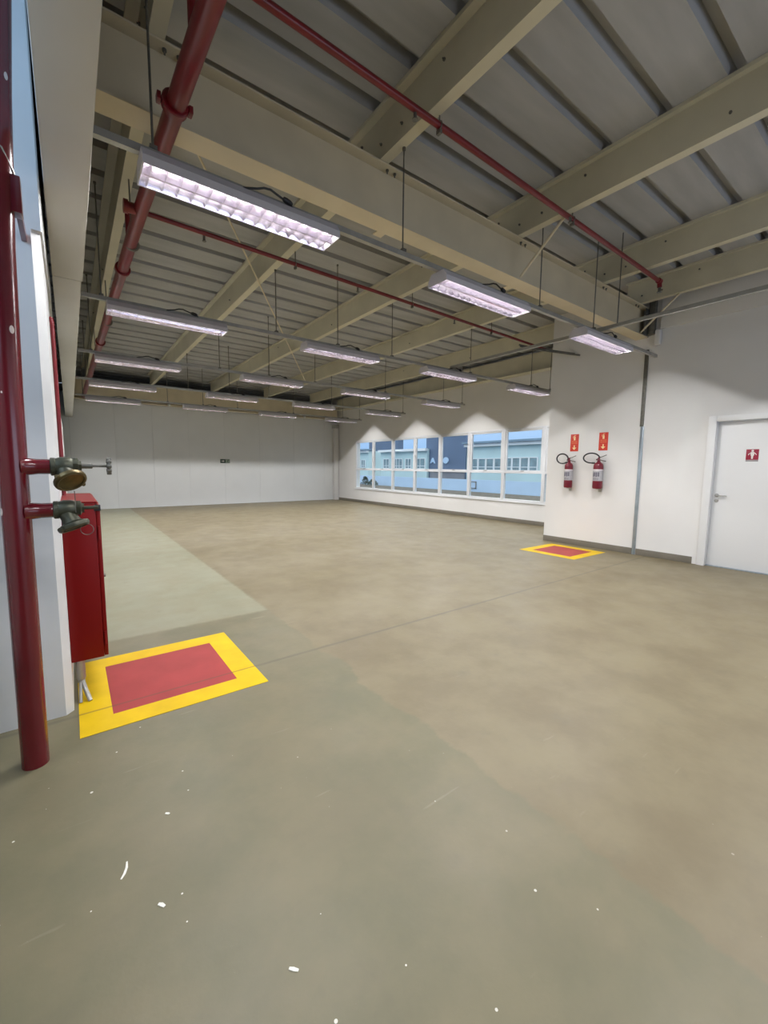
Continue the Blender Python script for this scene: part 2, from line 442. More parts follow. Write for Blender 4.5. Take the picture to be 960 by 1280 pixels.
# ------------------------------------------------------------------ steelwork
g = thing('steel_girder', 'deep cream I-beam girder crossing the ceiling in front', 'beam', (3.5, 3.13, 3.5))
MB().box(-.04, XF, 3.035, 3.225, 3.485, 3.50, .002).build('lower_flange', cream, g)
MB().box(-.04, XF, 3.122, 3.138, 3.50, 3.913).build('web', cream, g, smooth=0)
MB().box(-.04, XF, 3.035, 3.225, 3.914, 3.928, .002).build('upper_flange', cream, g)
for x in (.63, 2.33, 4.2, 6.08, 7.1):
    for dx in (-.03, .05):
        MB().lathe([(.013, 0), (.013, .012), (.006, .013), (.006, .03)], (x+dx, 3.08, 3.913), (0, 0, -1), 8).build('bolt', dark_steel, g)
for x in (2.35, 4.2): MB().box(x-.045, x+.045, 3.2255, 3.30, 3.488, 3.497).build('splice_tab', cream, g)

e = thing('end_beam', 'long cream beam above the far white partition', 'beam', (4.5, 15.62, 3.36))
MB().box(-.02, XW-.1, 15.50, 15.70, 3.345, 3.362).build('lower_flange', cream, e)
MB().box(-.02, XW-.1, 15.60, 15.616, 3.362, 3.93).build('web', cream, e, smooth=0)
MB().box(-.02, XW-.1, 15.50, 15.70, 3.931, 3.946).build('upper_flange', cream, e)

def purlin(label, xw, y0, y1, side=1):
    p = thing('roof_purlin', label, 'beam', (xw, (y0+y1)/2, ZP), 'cream purlins under the roof deck')
    t = .006
    MB().box(xw-t, xw+t, y0, y1, ZP+t*2, ZD-t*2).build('web', cream2, p, smooth=0)
    MB().box(xw-t, xw+.082, y0, y1, ZP, ZP+t*2-.0005).box(xw+.074, xw+.082, y0, y1, ZP+t*2-.0005, ZP+.03).build('lower_flange', cream2, p, smooth=0)
    MB().box(xw-.082, xw+t, y0, y1, ZD-t*2+.0005, ZD-.001).box(xw-.082, xw-.074, y0, y1, ZD-.03, ZD-t*2+.0005).build('upper_flange', cream2, p, smooth=0)
    k = 0
    ys = [3.02, 2.3, 2.75, 3.3, 1.2]
    for y in ys + [4.6, 7.1, 9.6, 12.1]:
        if y0 < y < y1: MB().lathe([(.011, 0), (.011, .010), (.005, .011), (.005, .02)], (xw-t, y, ZD-.09 if k % 2 else ZP+.1), (-1, 0, 0), 8).build('bolt', dark_steel, p); k += 1
    return p
purlin('cream purlin beside the red main pipe, first from the left', .515, YN, 15.5)
purlin('cream purlin crossing above the girder, second from the left', 2.20, YN, 15.5)
purlin('cream purlin crossing above the girder, third from the left', 4.06, YN, 15.5)
purlin('cream purlin crossing above the girder, fourth from the left', 5.95, YN, 15.5)
purlin('short cream purlin along the top of the extinguisher wall', 7.11, YN, 3.23)
purlin('cream purlin beyond the girder, last before the window wall', 7.84, 3.10, 15.5)

m = thing('eaves_beam', 'cream edge beam running above the strip of windows', 'beam', (9.1, 10, 3.74))
MB().box(9.08, 9.095, YC, 15.48, 3.745, 4.16).build('web', cream2, m, smooth=0)
MB().box(8.99, 9.245, YC, 15.48, 3.725, 3.744).build('ledge', cream2, m, smooth=0)

def rod(name, label, a, b, r, mat, cat='rod', group=None):
    o = MB().tube([a, b], r, 8).build(name, mat, at=a)
    return tag(o, label, cat, group)
rod('knee_brace', 'thin cream diagonal brace from girder up to third purlin', (4.10, 3.02, 3.505), (4.10, 2.50, ZP-.006), .014, cream, 'brace', 'diagonal braces on the girder')
rod('knee_brace', 'thin cream diagonal brace from girder up to the wall purlin', (7.15, 3.02, 3.505), (7.15, 2.54, ZP-.006), .014, cream, 'brace', 'diagonal braces on the girder')
rod('roof_tie_rod', 'long thin pale tie rod slanting under the purlins', (.62, 3.30, ZP-.014), (5.9, 11.9, ZP-.014), .010, cream, 'rod')

# steel bracket stub where the girder meets the wall
b = thing('column_head', 'dark steel column head beside the wall at the girder end', 'bracket', (7.40, 2.97, 3.5))
MB().box(7.385, 7.464, 2.93, 3.02, 3.51, 4.22, .004).build('stub', dark_steel, b)
MB().box(7.395, 7.464, 2.845, 2.915, 3.34, 3.56, .008).build('white_box', wall_white, b)
MB().box(7.30, 7.46, 3.03, 3.033, 3.51, 3.90).build('gusset', dark_steel, b, smooth=0)

# ------------------------------------------------------------------ pipes
mp = thing('sprinkler_main_pipe', 'thick red sprinkler main running along the left ceiling', 'pipe', (.57, 6, 3.38))
pts = [(.65, YN+.05, 3.385), (.598, 2.0, 3.385), (.555, 4.05, 3.385), (.50, 9.2, 3.385), (.43, 15.4, 3.385)]
MB().tube(pts, .051, 20).build('pipe', red_main, mp)
def ring(m, p, q, w=.05, r=.07):
    p, q = Vector(p), Vector(q); t = (q-p).normalized()
    m.lathe([(r*.9, 0), (r, .006), (r, w-.006), (r*.9, w)], p, t, 20)
m = MB(); ring(m, (.577, 2.72, 3.385), (.57, 3.0, 3.385))
m.box(.485, .505, 2.72, 2.77, 3.365, 3.405, .004).box(.645, .668, 2.72, 2.77, 3.365, 3.405, .004)
m.build('coupling', red_main, mp)
m = MB(); ring(m, (.543, 5.2, 3.385), (.54, 5.4, 3.385)); m.build('coupling', red_main, mp)
m = MB(); ring(m, (.51, 8.4, 3.385), (.505, 8.6, 3.385)); m.build('coupling', red_main, mp)
m = MB().tube([(.556, 3.98, 3.385), (.47, 3.98, 3.385)], .04, 14).lathe([(.05, 0), (.05, .03)], (.47, 3.98, 3.385), (-1, 0, 0), 14)
m.build('capped_tee', red_main, mp)
for y in (1.6, 4.6, 7.2, 9.8, 12.4):
    x = .59-.011*(y-2)
    m = MB().tube([(x, y, 3.435), (x, y, ZP)], .006, 6); ring(m, (x, y-.015, 3.385), (x, y, 3.385), .03, .060)
    m.build('hanger', dark_steel, mp)

def branch(label, a, b, r, hangers, drop):
    t = thing('sprinkler_branch_pipe', label, 'pipe', a, 'thin red sprinkler branches')
    a, b = Vector(a), Vector(b)
    MB().tube([a, a.lerp(b, .5), b], r, 12).build('pipe', red_main, t)
    for x in hangers:
        f = (x-a.x)/(b.x-a.x); p = a.lerp(b, f)
        m = MB().tube([(x, p.y, p.z+r), (x, p.y, min(ZD-.02, p.z+drop))], .006, 6); m.torus((x, p.y, p.z), (1, 0, 0), r+.004, .004, 14, 6)
        m.box(x-.012, x+.012, p.y-.02, p.y+.02, p.z-r-.035, p.z-r-.004, .003)
        m.build('hanger', dark_steel, t)
    return t
b1 = branch('thin red sprinkler branch crossing in front of the girder', (.60, 2.40, 3.86), (6.36, 2.50, 3.875), .024, (2.28, 4.14), .25)
m = MB().lathe([(.033, -.03), (.035, 0), (.033, .04)], (6.345, 2.50, 3.875), (1, 0, 0), 14).tube([(6.36, 2.5, 3.875), (6.375, 2.5, 3.80)], .028, 12)
m.build('elbow', red_main, b1)
MB().lathe([(.018, 0), (.018, .05), (.03, .055), (.03, .062)], (6.375, 2.5, 3.80), (0, 0, -1), 12).build('sprinkler_head', dark_steel, b1)
MB().tube([(.60, 2.40, 3.435), (.60, 2.40, 3.88)], .024, 10).build('riser', red_main, b1)
for x in (2.05, 4.05): MB().lathe([(.012, 0), (.012, .045), (.02, .046), (.02, .052)], (x, 2.43, 3.848), (0, 0, -1), 10).build('sprinkler_head', dark_steel, b1)
b2 = branch('thin red sprinkler branch behind the row of near lights', (.56, 4.80, 3.79), (8.05, 5.06, 3.79), .022, (2.28, 4.16, 6.03), .3)
MB().tube([(.56, 4.80, 3.43), (.56, 4.80, 3.812)], .022, 10).build('riser', red_main, b2)
for x in (1.25, 3.2, 5.1): MB().lathe([(.012, 0), (.012, .05), (.02, .051), (.02, .057)], (x, 4.82+.035*(x-.56), 3.775), (0, 0, -1), 10).build('sprinkler_head', dark_steel, b2)

# conduits running into the top of the wall
for k, (dy, lab) in enumerate(((0, 'upper'), (-.10, 'lower'))):
    o = MB().tube([(6.55, 4.78+dy*.2, 3.60-.03*k), (6.9, 4.74+dy*.2, 3.60-.03*k), (7.40, 4.30+dy, 3.50-.05*k), (7.462, 4.25+dy, 3.49-.05*k)], .014, 8).build('conduit', dark_steel, at=(6.9, 4.74, 3.6))
    tag(o, 'dark steel conduit entering the wall above the extinguishers, %s of two' % lab, 'conduit', 'conduits by the wall corner')

# ------------------------------------------------------------------ lighting tracks and lights
LX0, PX, LZ, LEN, WID = .405, 2.263, 3.0, 1.20, .232
ROWS = [(.33, 'hung right above the viewer'), (2.82, 'beside the cream girder'), (5.44, 'in second row beyond girder'), (8.05, 'in third row beyond girder'), (10.58, 'in fourth row beyond girder'), (13.1, 'in last row before far wall')]
def track(y, x0, x1, label, rods, z=3.105):
    t = thing('lighting_track', label, 'track', ((x0+x1)/2, y, z), 'suspended cable tracks')
    w = .02; m = MB()
    m.prism([(y-w, z), (y+w, z), (y+w, z+.04), (y+w-.012, z+.04), (y+w-.012, z+.037), (y+w-.003, z+.037), (y+w-.003, z+.003), (y-w+.003, z+.003), (y-w+.003, z+.037), (y-w+.012, z+.037), (y-w+.012, z+.04), (y-w, z+.04)], 'x', x0, x1)
    m.build('channel', galv, t, smooth=0)
    for x, zt in rods:
        m = MB().tube([(x, y, z+.004), (x, y, zt)], .0065, 6); m.box(x-.02, x+.02, y-.026, y+.026, z+.041, z+.062, .003)
        m.lathe([(.014, 0), (.014, .02)], (x, y, zt-.02), (0, 0, 1), 8)
        m.build('threaded_rod', dark_steel, t)
    return t
order = ['nearest', 'second nearest', 'middle', 'fourth', 'farthest']
for i, (y, _) in enumerate(ROWS):
    if i == 0:
        track(y, .2, 7.2, 'grey suspended track right above the viewer', [(.47, ZD-.015), (4.19, ZD), (6.03, ZP)])
        continue
    lab = 'grey suspended cable track carrying the %s row of ceiling lights' % order[i-1]
    if i == 1: track(y, .19, 7.25, lab, [(.47, ZD-.015), (2.27, ZP), (4.19, ZD), (5.35, ZD)])
    else: track(y, .19, 8.72, lab, [(.36, ZD), (2.27, ZP), (3.2, ZD), (4.19, ZD), (6.02, ZP), (7.91, ZP), (8.62, ZD)])
# cross track along the room
t = thing('lighting_track', 'grey cross track joining the rows and running over to the right', 'track', (5.5, 2, 3.15), 'suspended cable tracks')
m = MB(); x = 5.5; z = 3.15; w = .02
m.box(x-w, x+w, -1.5, 5.43, z, z+.003).box(x-w, x-w+.003, -1.5, 5.43, z+.003, z+.04).box(x+w-.003, x+w, -1.5, 5.43, z+.003, z+.04)
m.build('channel', galv, t, smooth=0)
MB().tube([(5.5, 2.60, 3.16), (5.5, 2.60, 4.24)], .0065, 6).build('threaded_rod', dark_steel, t)

# one light with all its parts, then copies
def make_light(loc, label):
    x0, y, z = loc
    L = thing('ceiling_light', label, 'ceiling light', (x0+LEN/2, y, z), 'twin tube ceiling lights')
    x1 = x0+LEN; h = .10; w = WID/2; tw = .075
    m = MB()                                # open-bottomed housing of thin sheet
    def shell(a, b, ta, tb):
        pass
    t = .004
    outer = [(y-w, z), (y-w, z+.045), (y-tw, z+h), (y+tw, z+h), (y+w, z+.045), (y+w, z)]
    inner = [(y+w-t, z), (y+w-t, z+.043), (y+tw-t, z+h-t), (y-tw+t, z+h-t), (y-w+t, z+.043), (y-w+t, z)]
    m.prism(outer+inner, 'x', x0, x1)
    full = [(y-w, z), (y-w, z+.045), (y-tw, z+h), (y+tw, z+h), (y+w, z+.045), (y+w, z)]
    m.prism(full, 'x', x0-.006, x0+.0).prism(full, 'x', x1, x1+.006)
    m.build('housing', housing_m, L, smooth=20)
    m = MB()                                # parabolic side reflectors and centre spine
    for s_ in (1, -1):
        pr = [(y+s_*(w-.006), z+.002), (y+s_*(w-.016), z+.030), (y+s_*(w-.034), z+.055), (y+s_*.075, z+.074), (y+s_*.034, z+.074), (y+s_*.016, z+.045), (y+s_*.006, z+.004), (y+s_*.001, z+.002)]
        m.prism(pr, 'x', x0+.003, x1-.003, closed=False)
    m.build('reflector', refl_m, L, smooth=40)
    m = MB()                                # cross blades
    nb = 15
    for k in range(nb):
        xb = x0+.04+(LEN-.08)*k/(nb-1)
        m.prism([(xb-.005, z+.046), (xb+.005, z+.046), (xb+.0012, z+.003), (xb-.0012, z+.003)], 'y', y-w+.008, y+w-.008)
        vs = list(m.bm.verts)[-8:]             # the centre and edge strips tie the blades into one grid
        if k: m.bm.faces.new((last[1], last[2], vs[3], vs[0])); m.bm.faces.new((last[5], last[6], vs[7], vs[4]))
        last = vs
    m.build('louvre', louv_m, L, smooth=0)
    for s_ in (1, -1):
        MB().tube([(x0+.012, y+s_*.055, z+.060), (x1-.012, y+s_*.055, z+.060)], .013, 12).build('tube', tube_m, L)
    c = MB()
    cx = x0+.52
    c.tube([(cx+.42*k/10, y+.0-.045*math.sin(k/10*math.pi), z+h+.012+.055*math.sin(k/10*math.pi)+.006*math.sin(k*1.7)) for k in range(11)], .007, 8)
    c.lathe([(.014, 0), (.018, .02), (.018, .05), (.012, .065)], (cx+.30, y-.04, z+h+.052), (1, .15, -.15), 10)
    c.build('power_cord', black, L)
    return L
A_ = bpy.data.lights.new('lamp', 'AREA'); A_.shape = 'RECTANGLE'; A_.size = LEN-.06; A_.size_y = WID-.04
A_.energy = 39; A_.color = (.985, .988, 1.0)
A_.use_nodes = True                         # photometric profile of a louvred lamp: even below, cut off at about 62 degrees to either side
nt = A_.node_tree; nt.nodes.clear()
lo_ = N(nt, 'ShaderNodeOutputLight'); em_ = N(nt, 'ShaderNodeEmission'); ge_ = N(nt, 'ShaderNodeNewGeometry')
sp_ = N(nt, 'ShaderNodeSeparateXYZ'); nt.links.new(ge_.outputs['Incoming'], sp_.inputs[0])
def ab_(o):
    a = N(nt, 'ShaderNodeMath', operation='ABSOLUTE'); nt.links.new(o, a.inputs[0]); return a.outputs[0]
dv_ = N(nt, 'ShaderNodeMath', operation='DIVIDE'); nt.links.new(ab_(sp_.outputs[1]), dv_.inputs[0]); nt.links.new(ab_(sp_.outputs[2]), dv_.inputs[1])
mr_ = N(nt, 'ShaderNodeMapRange', interpolation_type='SMOOTHSTEP'); nt.links.new(dv_.outputs[0], mr_.inputs[0])
mr_.inputs[1].default_value = 2.02; mr_.inputs[2].default_value = 1.55      # the side reflectors cut the beam off across the lamp
nt.links.new(mr_.outputs[0], em_.inputs['Strength']); nt.links.new(em_.outputs[0], lo_.inputs[0])
def lamp(L):
    o = bpy.data.objects.new('lamp', A_); COL.objects.link(o); o.parent = L; o.location = (0, 0, -.004)
proto = None
poscol = ['first from red main pipe', 'second from red main pipe', 'third from red main pipe', 'fourth from red main pipe']
for i, (y, rl) in enumerate(ROWS):
    for c in range(4):
        if i < 2 and c == 3: continue
        lab = 'lit louvred ceiling light %s, %s' % (rl, poscol[c])
        x = LX0 + PX*c
        if c == 2 and i == 1: x += .08
        if c == 2 and i > 1: x -= .06
        if c == 3: x += .05
        if proto is None:
            proto = make_light((x, y, LZ), lab); P0 = Vector((x, y, LZ)); L = proto
        else:
            L = copy_tree(proto, Vector((x, y, LZ))-P0); L['label'] = lab
        lamps = [L]
        lamp(L) if L is not proto else None
lamp(proto)

# small white detectors on the far beam
for x, lab in ((2.72, 'left'), (7.57, 'right')):
    o = MB().lathe([(.03, 0), (.05, .02), (.055, .04), (.03, .09)], (x, 15.47, 3.40), (0, -.3, -1), 14).build('motion_detector', wall_white, at=(x, 15.47, 3.4))
    tag(o, 'tiny pale detector under the far cream beam, the %s one' % lab, 'detector', 'detectors on the far beam')

# ------------------------------------------------------------------ exit sign
m = thing('exit_sign', 'small dark green exit sign on the far white partition', 'sign', (4.55, YB-.01, 1.57))
MB().box(4.38, 4.72, YB-.012, YB-.001, 1.50, 1.64, .002).build('plate', exit_d, m)
MB().box(4.57, 4.712, YB-.016, YB-.0125, 1.508, 1.632, .001).build('pale_half', exit_l, m)
a = MB().prism([(4.42, 1.58), (4.48, 1.58), (4.48, 1.60), (4.53, 1.57), (4.48, 1.54), (4.48, 1.56), (4.42, 1.56)], 'y', YB-.015, YB-.0125)
a.build('arrow', sign_w, m)
f = MB().lathe([(.013, 0), (.013, .002)], (4.66, YB-.0165, 1.612), (0, -1, 0), 12)
for p in ([(4.655, 1.598), (4.635, 1.565)], [(4.635, 1.565), (4.655, 1.54), (4.645, 1.518)], [(4.635, 1.565), (4.615, 1.545), (4.595, 1.548)], [(4.655, 1.594), (4.68, 1.575)], [(4.655, 1.596), (4.625, 1.59), (4.61, 1.57)]):
    f.tube([(u, YB-.018, v) for u, v in p], .006, 6)
f.build('figure', exit_d, m)

# ------------------------------------------------------------------ floor markings
def marking(label, x0, y0, w):
    t = thing('floor_marking', label, 'floor marking', (x0+w/2, y0+w/2, 0), 'painted keep-clear squares')
    b = .155; z0, z1 = .0006, .0022
    m = MB()
    m.box(x0, x0+w, y0, y0+b, z0, z1).box(x0, x0+w, y0+w-b, y0+w, z0, z1).box(x0, x0+b, y0+b, y0+w-b, z0, z1).box(x0+w-b, x0+w, y0+b, y0+w-b, z0, z1)
    m.build('yellow_border', yellow, t, smooth=0)
    MB().box(x0+b+.0005, x0+w-b-.0005, y0+b+.0005, y0+w-b-.0005, z0, z1-.0002).build('red_centre', floor_red, t, smooth=0)
    return t
marking('yellow-bordered red square painted on the floor by the hydrant cabinet', -.035, 2.535, 1.0)
marking('yellow-bordered red square painted on the floor under the extinguishers', 6.22, 3.36, 1.0)

# ------------------------------------------------------------------ standpipe with two angle valves
sp = thing('standpipe', 'big chipped red standpipe with two bronze valves beside the column', 'pipe', (-.205, 2.44, 0))
MB().tube([(-.205, 2.44, 0), (-.203, 2.44, .5), (-.200, 2.44, 1.2), (-.196, 2.44, 1.7), (-.184, 2.44, 2.3), (-.158, 2.44, 2.9), (-.122, 2.44, 3.5), (-.085, 2.44, 4.22)], .0515, 28).build('riser', red_pipe, sp)
for k, (z, dirn) in enumerate(((1.388, (.32, -.62, -.72)), (1.190, (.34, -.22, -.92)))):
    MB().tube([(-.17, 2.44, z), (-.155, 2.44, z), (-.115, 2.44, z), (-.055, 2.44, z)], .034, 20, radii=[.052, .039, .034, .034]).build('stub_pipe', red_pipe, sp)
    dv = Vector(dirn).normalized(); c = Vector((-.025, 2.435, z-.008))
    v = MB()
    v.lathe([(.036, 0), (.041, .003), (.041, .018), (.037, .022)], (-.072, 2.44, z), (1, 0, 0), 16)         # threaded collar
    v.tube([(-.055, 2.44, z), (-.03, 2.44, z+.002), (-.002, 2.44, z+.004), (.012, 2.44, z+.005)], .04, 20, radii=[.037, .043, .041, .036])
    v.lathe([(.036, 0), (.036, .02), (.024, .026), (.024, .034)], (.010, 2.44, z+.005), (1, 0, 0), 6)        # hexagonal bonnet
    v.tube([c, c+dv*.035, c+dv*.06], .03, 20, radii=[.034, .034, .04])
    vo = v.build('valve', brass, sp)
    cp = MB().lathe([(.04, 0), (.052, .006), (.063, .010), (.065, .018), (.063, .028), (.056, .033), (.050, .031), (.050, .026), (.02, .024)], c+dv*.055, dv, 28)
    for j in range(2):
        u = dv.orthogonal().normalized(); q = Matrix.Rotation(j*math.pi, 3, dv) @ u
        p = c+dv*.075+q*.064
        cp.tube([p, p+q*.010], .009, 8)
    cap = cp.build('outlet_cap', bronze_in if k == 0 else brass, vo)
    if k == 0:
        MB().tube([(.042, 2.44, z+.005), (.085, 2.44, z+.005), (.088, 2.44, z+.005), (.15, 2.44, z+.005)], .01, 12, radii=[.013, .013, .006, .006]).build('stem', dark_steel, vo)
        hw = MB().torus((.152, 2.44, z+.005), (1, 0, 0), .033, .0065, 28, 8)
        for j in range(4):
            a = j*math.pi/2+.3
            hw.tube([(.152, 2.44, z+.005), (.152, 2.44+.031*math.cos(a), z+.005+.031*math.sin(a))], .0045, 8)
        hw.lathe([(.011, 0), (.012, .01), (.008, .02)], (.143, 2.44, z+.005), (1, 0, 0), 12)
        for j in range(10):
            a = j*math.pi/5; hw.lathe([(.0075, -.009), (.0085, 0), (.0075, .009)], (.152, 2.44+.035*math.cos(a), z+.005+.035*math.sin(a)), (1, 0, 0), 8)
        hw.build('handwheel', dark_steel, vo)
        p = c+dv*.08+Vector((.01, 0, -.055))
        MB().tube([p+Vector((0, .02, .01)), p+Vector((.001, .02, -.03)), p+Vector((0, .02, -.09))], .0018, 6).build('chain', dark_steel, vo)
    else:
        MB().tube([(.042, 2.44, z+.005), (.10, 2.44, z+.005)], .008, 10).build('stem', brass, vo)
        q = c+dv*.07
        MB().torus(q+Vector((.05, -.03, -.02)), (.2, 1, .1), .026, .0016, 20, 6).build('chain_ring', dark_steel, vo)
MB().box(-.145, -.10, 2.41, 2.475, 2.44, 2.585, .004).box(-.13, -.108, 2.475, 2.83, 2.49, 2.53, .003).build('bracket', red_pipe, sp)
MB().tube([(-.30, 2.40, 2.70), (-.22, 2.385, 2.70), (-.15, 2.39, 2.665), (-.12, 2.42, 2.60), (-.115, 2.45, 2.575)], .003, 6).build('tie_wire', steel, sp)

# ------------------------------------------------------------------ hydrant cabinet
cb = thing('hydrant_cabinet', 'bright red steel hydrant cabinet on the column side', 'cabinet', (-.055, 3.42, .25))
cx0, cx1, cy0, cy1, cz0, cz1 = -.0555, .128, 2.955, 3.86, .245, 1.175
MB().box(cx0, cx1-.022, cy0, cy1, cz0, cz1, .004).build('body', cab_red, cb)
MB().box(cx1-.021, cx1, cy0+.004, cy1-.004, cz0+.004, cz1-.012, .004).build('door', cab_red, cb)
MB().prism([(cx0, cz1+.001), (cx1-.006, cz1+.001), (cx1-.018, cz1+.010), (cx0, cz1+.012)], 'y', cy0, cy1).build('hood', cab_red, cb, smooth=0)
lt = MB().lathe([(.014, 0), (.014, .008), (.008, .010), (.008, .026)], (cx1, 3.34, .66), (1, 0, 0), 14)
lt.box(cx1+.014, cx1+.024, 3.31, 3.37, .653, .667, .002); lt.build('latch', dark_steel, cb)
MB().box(cx1-.03, cx1+.003, cy0-.003, cy0+.03, cz1-.045, cz1-.010, .003).build('corner_clip', black, cb)
for z in (.36, 1.0): MB().tube([(cx1-.012, cy0-.002, z-.04), (cx1-.012, cy0-.002, z+.04)], .006, 8).build('hinge', cab_red, cb)
dp = MB().tube([(-.015, 3.0, .243), (-.015, 3.0, .13), (-.014, 2.998, .115)], .024, 14, radii=[.024, .024, .018])
dp.tube([(-.012, 2.998, .12), (.0, 2.975, .07), (.022, 2.925, .004)], .012, 10)
dp.tube([(-.018, 2.998, .12), (-.022, 2.96, .06), (-.024, 2.93, .004)], .009, 10)
dp.lathe([(.018, 0), (.02, .006), (.018, .012)], (-.014, 2.998, .10), (0, 0, 1), 12)
o = dp.build('drain_stub', galv, cb); o['label'] = 'grey forked drain pipe stub under the cabinet'
rp = MB().tube([(-.042, 3.6, 1.19), (-.042, 3.6, 1.8), (-.042, 3.6, 2.32), (-.046, 3.6, 2.345), (-.055, 3.6, 2.35)], .0125, 12).build('supply_riser', red_main, at=(-.042, 3.6, 1.19))
tag(rp, 'slim red supply pipe rising from the hydrant cabinet along the column', 'pipe')

# ------------------------------------------------------------------ extinguishers and their signs
def extinguisher(label, cy, cz, r, flip):
    cxx = XF-.012-r-.012
    t = thing('fire_extinguisher', label, 'fire extinguisher', (cxx, cy, cz), 'wall-hung extinguishers')
    h = .455
    prof = [(r*.86, 0), (r*.97, .012), (r, .03), (r, h-.075), (r*.96, h-.045), (r*.78, h-.018), (r*.45, h), (r*.36, h+.004), (r*.36, h+.02)]
    MB().lathe(prof, (cxx, cy, cz), n=32).build('cylinder', ext_red, t)
    MB().lathe([(r+.0012, .135), (r+.0012, .135), (r+.0012, .315), (r+.0012, .315)], (cxx, cy, cz), n=32).build('label', label_w, t)
    lb = t.children[-1]
    pm = MB()
    def patch(a0, a1, z0, z1):
        k = 6; A = []
        for j in range(k+1):
            a = a0+(a1-a0)*j/k
            A.append((cxx+math.cos(a)*(r+.0022), cy+math.sin(a)*(r+.0022)))
        B = [(cxx+math.cos(a0+(a1-a0)*j/k)*(r+.0014), cy+math.sin(a0+(a1-a0)*j/k)*(r+.0014)) for j in range(k, -1, -1)]
        pm.prism(A+B, 'z', z0, z1)
    pi = math.pi
    for j in range(4): patch(pi-.75+j*.38, pi-.75+j*.38+.30, cz+.205+.006*(j % 2), cz+.285)
    for j in range(3): patch(pi-.7, pi+.55, cz+.150+j*.014, cz+.156+j*.014)
    pm.build('print', label_d, lb)
    MB().lathe([(r+.0012, .315), (r+.0014, .316), (r+.0014, .333), (r+.0012, .334)], (cxx, cy, cz), n=32).build('label_band', sign_w, lb)
    v = MB().lathe([(.022, 0), (.024, .01), (.024, .03), (.017, .04), (.017, .075), (.010, .08)], (cxx, cy, cz+h+.01), n=14)
    v.tube([(cxx, cy, cz+h+.045), (cxx, cy+.045, cz+h+.05)], .011, 10)
    v.build('valve', ext_red, t)
    l = MB()
    l.tube([(cxx, cy+.01, cz+h+.085), (cxx, cy-.05, cz+h+.095), (cxx, cy-.125, cz+h+.125)], .007, 8)
    l.tube([(cxx, cy, cz+h+.05), (cxx, cy-.06, cz+h+.03), (cxx, cy-.12, cz+h+.018)], .008, 8)
    l.build('lever', dark_steel, t)
    hp = MB(); pts = []
    cyo, czo = (cy+.125, cz+h+.075); ry, rz = (.105, .088) if not flip else (.135, .085)
    a0, a1 = (-.35, 5.2) if not flip else (.05, 4.75)
    for j in range(25):
        a = a0+(a1-a0)*j/24
        pts.append((cxx-.03*math.sin(j/24*pi), cyo-ry*math.cos(a), czo+rz*math.sin(a)))
    pts = [(cxx, cy+.03, cz+h+.05)]+pts
    hp.tube(pts, .0125, 10)
    hp.tube([pts[-1], tuple(Vector(pts[-1])+(Vector(pts[-1])-Vector(pts[-2])).normalized()*.05)], .016, 10)
    hp.build('hose', black, t)
    MB().box(cxx+r-.002, XF-.0005, cy-.03, cy+.03, cz+.30, cz+.36, .003).box(XF-.012, XF-.0005, cy-.025, cy+.025, cz-.06, cz+.34, .003).box(cxx-.01, XF-.004, cy-.02, cy+.02, cz-.012, cz-.002, .002).build('wall_bracket', steel, t)
extinguisher('red fire extinguisher on the white wall, nearer the wall corner', 4.185, 1.065, .073, False)
extinguisher('wider red fire extinguisher on the white wall, nearer the door', 3.640, 1.070, .080, True)

def ext_sign(label, y, z, w=.155, h=.31):
    t = thing('extinguisher_sign', label, 'sign', (XF, y, z), 'red extinguisher signs')
    x = XF
    MB().box(x-.005, x-.0006, y-w/2, y+w/2, z-h/2, z+h/2, .0012).build('plate', sign_red, t)
    i = MB()
    i.prism([(y-.016, z+.045), (y+.016, z+.045), (y+.016, z+.098), (y+.008, z+.112), (y-.008, z+.112), (y-.016, z+.098)], 'x', x-.0072, x-.0052)
    i.box(x-.0072, x-.0052, y-.005, y+.005, z+.1125, z+.128).box(x-.0072, x-.0052, y-.024, y+.008, z+.1285, z+.136)
    i.tube([(x-.0062, y+.006, z+.122), (x-.0062, y+.026, z+.118), (x-.0062, y+.030, z+.085)], .003, 6)
    i.build('pictogram', sign_y, t)
    i = MB().prism([(y-.010, z-.045), (y+.010, z-.045), (y+.010, z-.088), (y+.040, z-.088), (y, z-.130), (y-.040, z-.088), (y-.010, z-.088)], 'x', x-.0072, x-.0052)
    i.build('arrow', sign_y, t)
    i = MB()
    for r_ in range(2):
        for k in range(5):
            i.box(x-.0070, x-.0052, y-.052+k*.022, y-.052+k*.022+.014, z+.014-r_*.03, z+.030-r_*.03)
    i.build('caption', sign_o, t)
ext_sign('red extinguisher sign above the extinguisher nearer the corner', 4.155, 1.885)
ext_sign('red extinguisher sign above the extinguisher nearer the door', 3.632, 1.888)

# paint scuffs and chips lying on the floor
def chip(label, pts, wdt, group='paint chips on the floor'):
    c = sum((Vector(p) for p in pts), Vector((0, 0)))/len(pts)
    m = MB(); q = [Vector(p) for p in pts]; L_ = []; R_ = []
    for i, p in enumerate(q):
        a, b = q[max(0, i-1)], q[min(len(q)-1, i+1)]; d_ = (b-a).normalized(); nrm = Vector((-d_.y, d_.x))
        k = wdt*(.35+.65*math.sin((i+.5)/len(q)*math.pi))
        L_.append(p+nrm*k); R_.append(p-nrm*k)
    m.prism([tuple(v) for v in L_+R_[::-1]], 'z', .0004, .0022)
    o = m.build('paint_chip', paper_w, at=(c.x, c.y, 0), smooth=0)
    return tag(o, label, 'paint chip', group)
chip('curved white paint sliver on the floor before the standpipe', [(.085, 1.615), (.082, 1.59), (.073, 1.568), (.062, 1.552)], .004)
chip('short white paint chip on the floor, nearer than the curved sliver', [(.150, 1.388), (.158, 1.380), (.165, 1.368)], .006)
